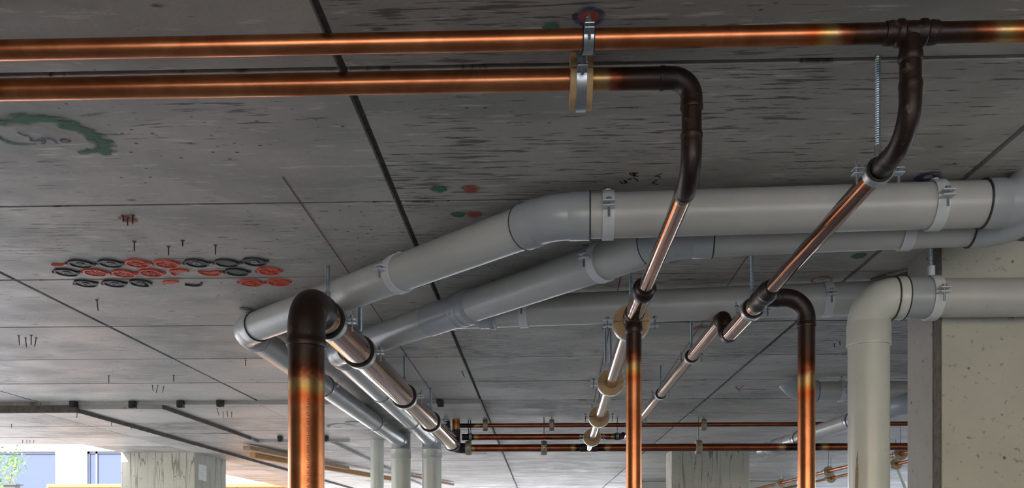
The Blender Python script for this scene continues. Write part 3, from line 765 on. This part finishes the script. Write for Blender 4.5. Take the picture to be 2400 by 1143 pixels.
# big copper run
def proj_x(p):
    q = p - V((0, 0, CZ)); c, s_ = math.cos(YAW), math.sin(YAW)
    return CX + F * (q.x * c + q.y * s_) / (-q.x * s_ + q.y * c)
def at_px(A, B, px):
    lo, hi = 0.0, 1.0
    for _ in range(40):
        m = (lo + hi) / 2
        if (proj_x(A.lerp(B, m)) < px) == (proj_x(B) > proj_x(A)): lo = m
        else: hi = m
    return A.lerp(B, lo)
for px, lab in zip((768, 842, 948, 1009), ('nearest', 'second', 'third', 'farthest')):
    p = at_px(a0, a1, px)
    hanger('rubber', p, yaw_of(dirL), RL, ctop(p), 'rubber-lined steel clamp on the thick polished copper run, %s along it' % lab, 'clamps on the thick copper run', 0.006, 1.2, (1,))
# right run
for (px, py), lab, z, rr, xx in (((2052, 402), 'round the right-hand copper run just below its black bend', zrr, r2, xr), ((1765, 724), 'round the right-hand copper run just behind its black tee', zrr, r3, xr), ((1635, 835), 'on the far copper run, first behind the black offset', zJ, .0215, xj), ((1562, 923), 'on the far copper run, second behind the black offset', zJ, .0215, xj), ((1518, 985), 'on the far copper run, last before the crossing pipes', zJ, .0215, xj)):
    p = V((xx, onZ(px, py, z - CZ).y, z))
    hanger('rubber', p, 0, rr, ctop(p), 'black-lined steel clamp ' + lab, 'clamps on the right copper run', 0.005, .8)
# middle run, insulated
for (px, py), lab in zip(((1478, 757), (1422, 897), (1392, 977), (1376, 1025)), ('nearest, behind the vertical copper drop', 'second', 'third', 'farthest')):
    y = onZ(px, py, ZR).y; k = (y - yMt) / (LY - yMt); p = V((xm + (xe - xm) * k, y, zm))
    hanger('wood', p, 0, rm, ctop(p), 'round tan insulated clamp on the middle copper run, ' + lab, 'insulated clamps on the middle run', 0.005, 1.05)
# foreground pair
hanger('rubber', V((onY(1379, 92, f1.y).x, f1.y, f1.z)), -PI/2, r1, CEIL, 'zinc clamp with black rubber holding the topmost copper pipe below the red ring', None, 0.005, .72)
hanger('wood', V((onY(1361, 186, f2.y).x, f2.y, f2.z - .004)), -PI/2, rf2, CEIL, 'tan insulated block clamp on the second copper pipe from the top', None, 0.005, .92)
# far crossing pipes
for px, z, rr, lab, st in ((1138, zL1, .015, 'first on the thinnest far crossing pipe', 'wood'), (1293, zL1, .015, 'second on the thinnest far crossing pipe', 'wood'), (1649, zL1, .015, 'on the thinnest far crossing pipe, above the stained column', 'wood'),
                       (1103, zL2, .0205, 'on the left end of the middle far crossing pipe', 'rubber'), (1447, zL2, .0205, 'on the right end of the middle far crossing pipe', 'rubber'),
                       (1098, zL3, .0254, 'on the left end of the lowest far crossing pipe', 'wood'), (1275, zL3, .0254, 'on the lowest far crossing pipe, under a long rod', 'wood'), (1637, zL3, .0254, 'on the lowest far crossing pipe, in front of the stained column', 'wood')):
    p = V((onY(px, 1000, LY).x, LY, z))
    hanger(st, p, -PI/2, rr, ctop(p), ('tan insulated clamp ' if st == 'wood' else 'black-lined steel clamp ') + lab, 'clamps on the far crossing pipes', 0.005, .95 if z == zL3 else .78)
# drain clamps
def drain_clamp(A, B, x, r, label, sides=(-1, 1)):
    p = along(A, B, x); d = (B - A)
    yw = yaw_of(d)
    hanger('pvc', p, yw, r, ctop(p), label, 'clamps on the grey drains', 0.0055, 1.1, sides)
drain_clamp(k1, kr, onZ(1425, 505, ZP).x, RP, 'grey band clamp on the largest drain, next to its 45 degree bend')
drain_clamp(k1, kr, onZ(2190, 482, ZP).x, RP, 'grey band clamp on the largest drain, near the right edge below a blue mark')
drain_clamp(k1, k2, onZ(935, 637, ZP).x, RP, 'grey band clamp halfway along the diagonal part of the largest drain')
drain_clamp(m1, m2, onZ(1412, 610, ZP).x, RP, 'grey band clamp on the second drain, below the largest drain\'s bend')
drain_clamp(m1, mr, onZ(2118, 535, ZP).x, RP, 'grey band clamp on the second drain, low at the right above the column')
drain_clamp(u2, u1, onZ(1228, 728, ZP).x, RP, 'grey band clamp at the left end of the shadowed drain')
drain_clamp(u2, u1, onZ(1938, 701, ZP).x, RP, 'grey band clamp on the shadowed drain under a red ring, by the copper bend')
hanger('pvc', V((onY(2183, 697, yv).x, yv, h4.z)), -PI/2, r4 * .98 * 1.055, CEIL, 'grey band clamp on a long rod, beside the pale drain elbow', 'clamps on the grey drains', .005, 1.1)
hanger('pvc', V((onZ(1972, 916, .774).x, h5.y, h5.z)), -PI/2, r5, CEIL, 'small grey band clamp on the drain that curves out of the slab', 'clamps on the grey drains', .005, 1.0)
for A, B, pts, nm in ((k2, k3, ((782, 905), (882, 988)), 'leftmost receding drain'), (m2, m3, ((893, 920), (958, 985)), 'receding drain beside the thick copper run')):
    for (px, py), w_ in zip(pts, ('nearer', 'farther')):
        y = onZ(px, py, .777).y; k = (y - A.y) / (B.y - A.y); p = A.lerp(B, k)
        hanger('rubber', p, yaw_of(B - A), RP - .003, ctop(p), '%s dark clamp on the %s' % (w_, nm), 'clamps on the receding drains', .005, .8)
for px, py, w_ in ((1985, 985, 'nearer'), (1872, 1027, 'farther')):
    y = onZ(px, py, .70).y; k = (y - g0.y) / (g1.y - g0.y); p = g0.lerp(g1, k)
    hanger('rubber', p, yaw_of(d6), r6 - .003, CEIL, w_ + ' dark clamp on the far sloping drain right of the copper drop', 'clamps on the far sloping drain', .005, .8)
for (px, py), (qx, qy), rr, lab in (((2110, 1063), (2115, 1062), .017, 'largest round tan clamp of the upper thin far pipe'), ((1935, 1104), (2115, 1062), .017, 'middle tan clamp of the upper thin far pipe'), ((1821, 1131), (2115, 1062), .017, 'far tan clamp of the upper thin far pipe'), ((2100, 1087), (2100, 1087), .014, 'nearer tan clamp of the lower thin far pipe'), ((1943, 1120), (2100, 1087), .014, 'farther tan clamp of the lower thin far pipe')):
    p = V((onZ(qx, qy, zf).x, onZ(px, py, zf).y, CZ + zf))
    hanger('wood', p, 0, rr, CEIL, lab, 'clamps on the thin far pipes', .005, .9)
# free-standing rod that drops past the drains to the blackened tee
def free_rod(px, py0, py1, label, r=.005):
    a = on_ceil(px, py0); b = onY(px, py1, a.y)
    t = thing('threaded_rod', label, 'threaded rod', (a.x, a.y, 0))
    thread('rod', 0, 0, b.z, CEIL + .002, r, 'rod', t)
    sweep('nut', [V((0, 0, CEIL - .006)), V((0, 0, CEIL + .001))], [.010, .010], 'zinc', t, 6)
    return t
free_rod(845, 640, 775, 'long zinc rod hanging between the two diagonal drains')
free_rod(1419, 760, 850, 'thin zinc rod left of the nearest round tan clamp')

# ================================================================== MARKS ON THE SLAB (flat, part of the ceiling)
def ribbon(name, pts, wid, mat, z=CEIL - .0022, wfun=None, n=5):
    """flat mark on the slab through plan points, with an 'edge' falloff"""
    P = [V((p.x, p.y, z)) for p in pts]; v = []; f = []; ev = []
    for i, p in enumerate(P):
        d = (P[min(i+1, len(P)-1)] - P[max(i-1, 0)]); d = V((d.x, d.y, 0)).normalized(); s = V((-d.y, d.x, 0))
        w = wid * (wfun(i / (len(P) - 1)) if wfun else 1)
        for k in range(n):
            q = k / (n - 1) * 2 - 1
            v.append(p + s * w * q * .5); ev.append(1 - abs(q))
    for i in range(len(P) - 1):
        for k in range(n - 1):
            a = i*n + k; f.append((a, a + 1, a + n + 1, a + n))
    return mesh(name, v, f, mat, slab, False, {'edge': ev})
def curve(px_pts, n=40):
    P = [on_ceil(*p) for p in px_pts]; out = []
    for i in range(len(P) - 1):
        p0 = P[max(0, i-1)]; p1 = P[i]; p2 = P[i+1]; p3 = P[min(len(P)-1, i+2)]
        m = max(3, n // (len(P) - 1))
        for k in range(m):
            t = k / m
            out.append(0.5 * ((2*p1) + (p2-p0)*t + (2*p0-5*p1+4*p2-p3)*t*t + (3*p1-p0-3*p2+p3)*t*t*t))
    out.append(P[-1]); return out
def disc(name, px, py, rx, mat, r_in=0.0, z=CEIL - .0024, ry=None):
    c = on_ceil(px, py); n = 28; v = []; f = []; ev = []; ry = ry or rx
    for i in range(n):
        a = 2*PI*i/n
        for q, e in ((r_in, 1.0), (r_in + (1 - r_in) * .7, .8), (1.0, 0.0)):
            v.append((c.x + rx*q*math.cos(a), c.y + ry*q*math.sin(a), z)); ev.append(e)
    for i in range(n):
        j = (i+1) % n
        for k in range(2): f.append((i*3+k, j*3+k, j*3+k+1, i*3+k+1))
    return mesh(name, v, f, mat, slab, False, {'edge': ev})
ribbon('spray_mark', curve([(-40, 300), (10, 283), (60, 276), (120, 279), (165, 292), (205, 308), (232, 325), (246, 343), (238, 352), (215, 354), (184, 357)], 60), .044, 'green', wfun=lambda t: .75 + .55 * math.sin(t * PI) if t < .85 else .5)
ribbon('spray_mark', curve([(-30, 305), (0, 322), (25, 333), (55, 337), (85, 335)], 24), .022, 'green', wfun=lambda t: 1 - .6 * t)
for seq in ([(42, 308), (52, 314), (66, 316)], [(68, 320), (74, 324), (70, 327), (82, 328), (95, 326), (100, 330)], [(97, 320), (106, 326), (104, 333), (96, 334)], [(110, 322), (124, 325), (134, 334)], [(141, 327), (152, 324), (166, 329), (150, 331), (141, 327)]):
    ribbon('pen_stroke', curve(seq, 14), .004, 'marker')
for seq in ([(1452, 422), (1460, 428), (1468, 424), (1462, 420), (1470, 427)], [(1475, 404), (1484, 402), (1482, 409), (1475, 404)], [(1488, 402), (1486, 412)], [(1496, 402), (1487, 407), (1495, 412)], [(1470, 420), (1485, 415), (1496, 422)], [(1536, 409), (1550, 414)], [(1552, 404), (1535, 412)], [(1540, 420), (1530, 426), (1542, 430)]):
    ribbon('pen_stroke', curve(seq, 10), .0035, 'pencil')
# chalk lines snapped along the pipe runs
for a, b in (((662, 412), (1040, 958)), ((1752, 598), (1505, 965)), ((1456, 640), (1392, 940))):
    A, B = on_ceil(*a), on_ceil(*b)
    ribbon('chalk_line', [A, B], .0035, 'chalk', n=2)
# sprayed fixing points
for px, py, r, rin, m in ((1380, 36, .028, .62, 'bluepaint'), (1380, 36, .019, 0, 'redpaint'), (1102, 441, .024, 0, 'redpaint'), (1112, 500, .023, 0, 'redpaint'), (300, 511, .026, .4, 'redpaint'), (300, 512, .017, 0, 'redpaint'),
                          (1925, 653, .036, .72, 'redpaint'), (2175, 412, .034, .3, 'bluepaint'), (1636, 768, .026, 0, 'redpaint'), (1420, 768, .018, 0, 'redpaint'), (590, 731, .022, .3, 'redpaint'), (1292, 62, .016, 0, 'green'),
                          (1027, 441, .022, 0, 'green'), (1072, 501, .020, 0, 'green'), (578, 722, .026, 0, 'green'), (1650, 764, .028, 0, 'green'), (2012, 598, .024, 0, 'green')):
    disc('paint_spot', px, py, r, m, rin, z=CEIL - .0024 - (.0004 if m == 'redpaint' else 0))
ribbon('paint_stroke', curve([(1735, 915), (1725, 905), (1742, 902), (1730, 912)], 12), .012, 'redpaint')
ribbon('paint_stroke', curve([(1735, 912), (1797, 912)], 4), .008, 'chalk')
ribbon('paint_stroke', curve([(835, 990), (800, 985), (775, 988), (770, 993), (800, 994)], 20), .03, 'green', z=CEIL - .0222)

# ================================================================== CAST-IN CAPS, NAILS, BRACKETS
def lens(name, c, r, z0, z1, mat, parent, r_in=0.0, a0=0.0, a1=2*PI, n=28):
    """flat ring sector, underside at z0, top at z1 (local)"""
    full = abs(a1 - a0 - 2*PI) < 1e-6; m = n if full else n + 1; v = []; f = []
    for i in range(m):
        a = a0 + (a1 - a0) * i / n; cc, ss = math.cos(a), math.sin(a)
        for q, z in ((r_in, z0), (r, z0), (r, z1), (r_in, z1)): v.append((c[0] + cc*q, c[1] + ss*q, z))
    for i in range(m if full else m - 1):
        j = (i+1) % m
        for k in range(4):
            l = (k+1) % 4; f.append((i*4+k, j*4+k, j*4+l, i*4+l))
    if not full:
        f.append((0, 1, 2, 3)); e = (m-1)*4; f.append((e+3, e+2, e+1, e))
    return mesh(name, v, f, mat, parent, False)
def cap(px, py, kind, hub, label, part=None, fill=True):
    p = on_ceil(px, py); red = kind == 'red'; m = 'redcap' if red else 'blackcap'
    t = thing('cast_in_cap', label, 'cast-in cap', (p.x, p.y, CEIL - .001), random.uniform(-.15, .15), 'cast-in caps in the slab')
    r = .0355; a0, a1 = part or (0.0, 2*PI)
    lens('rim', (0, 0), r, -.005, .001, 'redrib' if red else m, t, r * .86, a0, a1)
    if fill: lens('plate', (0, 0), r * .87, -.0022, .001, m, t, 0.004, a0, a1)
    if part is None:
        for sd in (-1, 1):
            lens('lug', (sd * (r + .004), 0), .006, -.0045, .001, m, t, .0025, n=12)
        if red:
            for i in range(6):
                a = i * PI / 3 + .3; s = boxes('spoke', [(.008, r * .86, -.0013, .0013, -.0042, 0)], 'redrib', t); s.rotation_euler.z = a
    if hub: lens('hub', (0, 0), .0115, -.0055, 0, 'redrib' if red else 'greyhub', t, .0075); 
    if hub: lens('hub_disc', (0, 0), .0074, -.003, 0, 'greyhub', t, .0006, n=16)
    if not hub and not red and part is None: lens('hollow', (0, 0), r * .6, -.0026, 0, 'black', t, .001)
    return t
rows = {'back': [(125, 611, 'red', 0, (.4, 2.2), 0), (189, 616, 'black', 1), (259, 615, 'black', 1), (322, 615, 'red', 1), (390, 616, 'red', 0), (461, 614, 'black', 1), (531, 614, 'black', 0), (597, 611, 'black', 1)],
        'mid': [(156, 636, 'black', 1), (223, 636, 'red', 0), (290, 639, 'red', 0), (354, 637, 'red', 1), (425, 637, 'red', 0, (2.6, 5.9), 1), (491, 635, 'red', 0, (-.3, 3.3), 1), (555, 635, 'black', 0), (630, 633, 'red', 0)],
        'front': [(201, 662, 'black', 1), (268, 662, 'black', 1), (330, 661, 'black', 1, (1.2, 6.6), 1), (408, 663, 'red', 0, (3.0, 5.4), 1), (448, 660, 'black', 0, (.2, 2.7), 0), (588, 660, 'red', 1), (652, 659, 'red', 1)]}
RN = {'back': 'nearest', 'mid': 'middle', 'front': 'farthest'}
ORD = ['first', 'second', 'third', 'fourth', 'fifth', 'sixth', 'seventh', 'eighth']
for rn, lst in rows.items():
    for i, q in enumerate(lst):
        px, py, kd, hb = q[:4]; part = q[4] if len(q) > 4 else None; fl = bool(q[5]) if len(q) > 5 else True
        cap(px, py, kd, hb, '%s%s cast-in cap, %s from left in the %s of three rows on the slab' % ('broken ' if part else '', kd, ORD[i], RN[rn]), part, fl)

def nail(px, py0, py1, label, group, lean=0.0, drop=0.0, r=.0019):
    a = onZ(px, py0, CEIL - CZ - drop); b = onY(px + lean, py1, a.y)
    t = thing('nail', label, 'nail', (a.x, a.y, CEIL - drop), 0, group)
    L = max(.012, a.z - b.z); dx = b.x - a.x
    sweep('shank', [V((0, 0, .002)), V((dx * .5, 0, -L * .55)), V((dx, 0, -L))], [r, r, r * .9], 'nail', t, 8)
    lens('cement_collar', (0, 0), .006, -.0012, .0005, 'slab', t, .001, n=10)
    return t
for i, (px, y0, y1) in enumerate(((315, 565, 588), (395, 577, 598), (428, 563, 577), (505, 574, 596))):
    nail(px, y0, y1, 'black nail sticking down above the row of caps, %s from left' % ORD[i], 'nails above the caps')
nail(227, 702, 728, 'bent black nail alone below the caps on the left', None, 3)
for i, (px, y0, y1, ln) in enumerate(((289, 505, 520, 0), (299, 508, 528, 0), (311, 504, 525, 0))):
    nail(px, y0, y1, '%s of three short nails through the red painted ring' % ORD[i], 'nails in the red ring', ln)
for i, (px, y0, y1, ln) in enumerate(((44, 786, 808, 2), (60, 791, 813, 2), (73, 785, 808, 0), (85, 791, 812, -4))):
    nail(px, y0, y1, '%s of four nails in a cluster near the left edge' % ORD[i], 'four nails at the left edge', ln)
nail(255, 880, 898, 'single black nail left of centre on the fourth strip', None); nail(407, 879, 894, 'single black nail beside the three leaning ones', None)
for i, (px, y0, y1, ln) in enumerate(((357, 902, 916, 2), (370, 903, 920, -4), (384, 905, 919, -3))):
    nail(px, y0, y1, '%s of three leaning nails above the drop edge' % ORD[i], 'three leaning nails', ln)
nail(576, 843, 857, 'short nail beside the leftmost receding drain', None)
for i, (px, y0, y1, ln) in enumerate(((509, 957, 973, 4), (523, 965, 979, 0), (532, 963, 977, 2), (543, 965, 978, 0))):
    nail(px, y0, y1, '%s of four nails behind the black blocks' % ORD[i], 'four nails behind the blocks', ln, .02)
for i, (px, y0, y1) in enumerate(((181, 964, 979), (262, 985, 997), (308, 996, 1006))):
    nail(px, y0, y1, 'thin nail under the lowered edge, %s from left' % ORD[i], 'nails under the lowered edge', -1, .065)
nail(27, 993, 1002, 'short nail in the lowered slab at far left', None, 0, .065)
for i, px in enumerate((53, 63, 70, 79)):
    nail(px, 1031, 1038, '%s of four tiny nails over the bright opening' % ORD[i], 'nails over the opening', 0, .065)
nail(1083, 870, 884, 'small bent nail beside the dark ceiling joint', None, 6)
for i, (px, y0, y1) in enumerate(((1955, 805, 813), (1968, 800, 809))):
    nail(px, y0, y1, '%s of two small nails between right copper drop and pale drain' % ORD[i], 'two nails at the right', 1)

def bracket(px, py, y, label, s=1.0):
    p = onY(px, py, y)
    t = tag(boxes('formwork_block', [(-.020*s, .012*s, -.012, .014, 0, .034*s), (-.012*s, .024*s, -.030, .004, -.022*s, .016*s), (-.004*s, .020*s, -.034, -.028, -.026*s, -.004*s)], 'black'), label, 'block', 'black blocks on the drop edges')
    t.location = p; return t
for i, (px, py) in enumerate(((173, 947), (311, 948), (423, 947), (516, 945))):
    bracket(px, py, 5.10, 'black plastic block on the stepped slab edge, %s from left' % ORD[i])
bracket(1031, 945, 5.10, 'black plastic block on the slab edge above the thick copper run')
bracket(657, 1028, 6.66, 'small black block left of the thick copper drop, near the second step')
bracket(764, 1027, 6.66, 'small black block just right of the thick copper drop')
bracket(822, 1074, 9.2, 'tiny black block between the copper drop and the drain stacks', 1.1)
# loose timbers under the lowered slab
def batten(p, q, w, h, label, mat):
    d = q - p; L = d.length; t = tag(boxes('timber_batten', [(-w/2, w/2, 0, L, -h/2, h/2)], mat, None, .003), label, 'timber')
    t.location = p; t.rotation_euler = d.to_track_quat('Y', 'Z').to_euler(); return t
batten(onZ(578, 1049, .775), onZ(812, 1096, .775), .07, .035, 'brown timber batten with a pale sawn end under the lowered slab', 'oldtimber')
batten(onZ(592, 1066, .752), onZ(930, 1124, .752), .06, .05, 'long orange-brown timber edge running behind the thick copper drop', 'timber')
batten(onZ(930, 1108, .80), onZ(1060, 1135, .80), .06, .03, 'dark timber end glimpsed between the drain stacks', 'oldtimber')
# second step beyond
b2 = onZ(612, 1023, CEIL - CZ - .02); b3 = onZ(770, 1031, CEIL - CZ - .02)
box('drop_edge', XA, -1.55, 6.900, 6.918, CEIL - .0425, CEIL - .019, 'riser', slab)

# torn cement skin beside the head of the near column, dark smears, pale brace
def patch(name, pxs, mat, z=CEIL - .0026):
    P = [onZ(a, b, z - CZ) for a, b in pxs]; n = len(P)
    vv = [tuple(p) for p in P] + [(p.x, p.y, z + .003) for p in P]
    ff = [tuple(range(n - 1, -1, -1)), tuple(range(n, 2*n))] + [(i, (i+1) % n, n + (i+1) % n, n + i) for i in range(n)]
    return mesh(name, vv, ff, mat, slab)
patch('torn_skin', [(2040, 655), (2062, 649), (2080, 645), (2096, 646), (2112, 639), (2130, 635), (2150, 632), (2150, 668), (2050, 668)], 'darkedge')
patch('torn_skin', [(2076, 645), (2095, 641), (2108, 635), (2130, 630), (2131, 636), (2112, 640), (2096, 646)], 'cement', CEIL - .004)
patch('dark_smear', [(1103, 1061), (1125, 1060.5), (1139, 1062), (1143, 1064), (1120, 1065), (1104, 1064.5)], 'black', CEIL - .0226)
patch('dark_smear', [(808, 989.2), (822, 988), (840, 988.4), (843, 990), (835, 992), (815, 992)], 'black', CEIL - .0226)
pb0 = onY(2096, 1080, 7.4); pb1 = onY(2124, 1150, 7.4)
bt = thing('conduit', 'thin pale slanting conduit far behind, just left of the near column', 'conduit')
sweep('tube', [pb0 + (pb0 - pb1) * .2, pb1 + (pb1 - pb0) * 3], [.012, .012], 'pvcL', bt, 12)
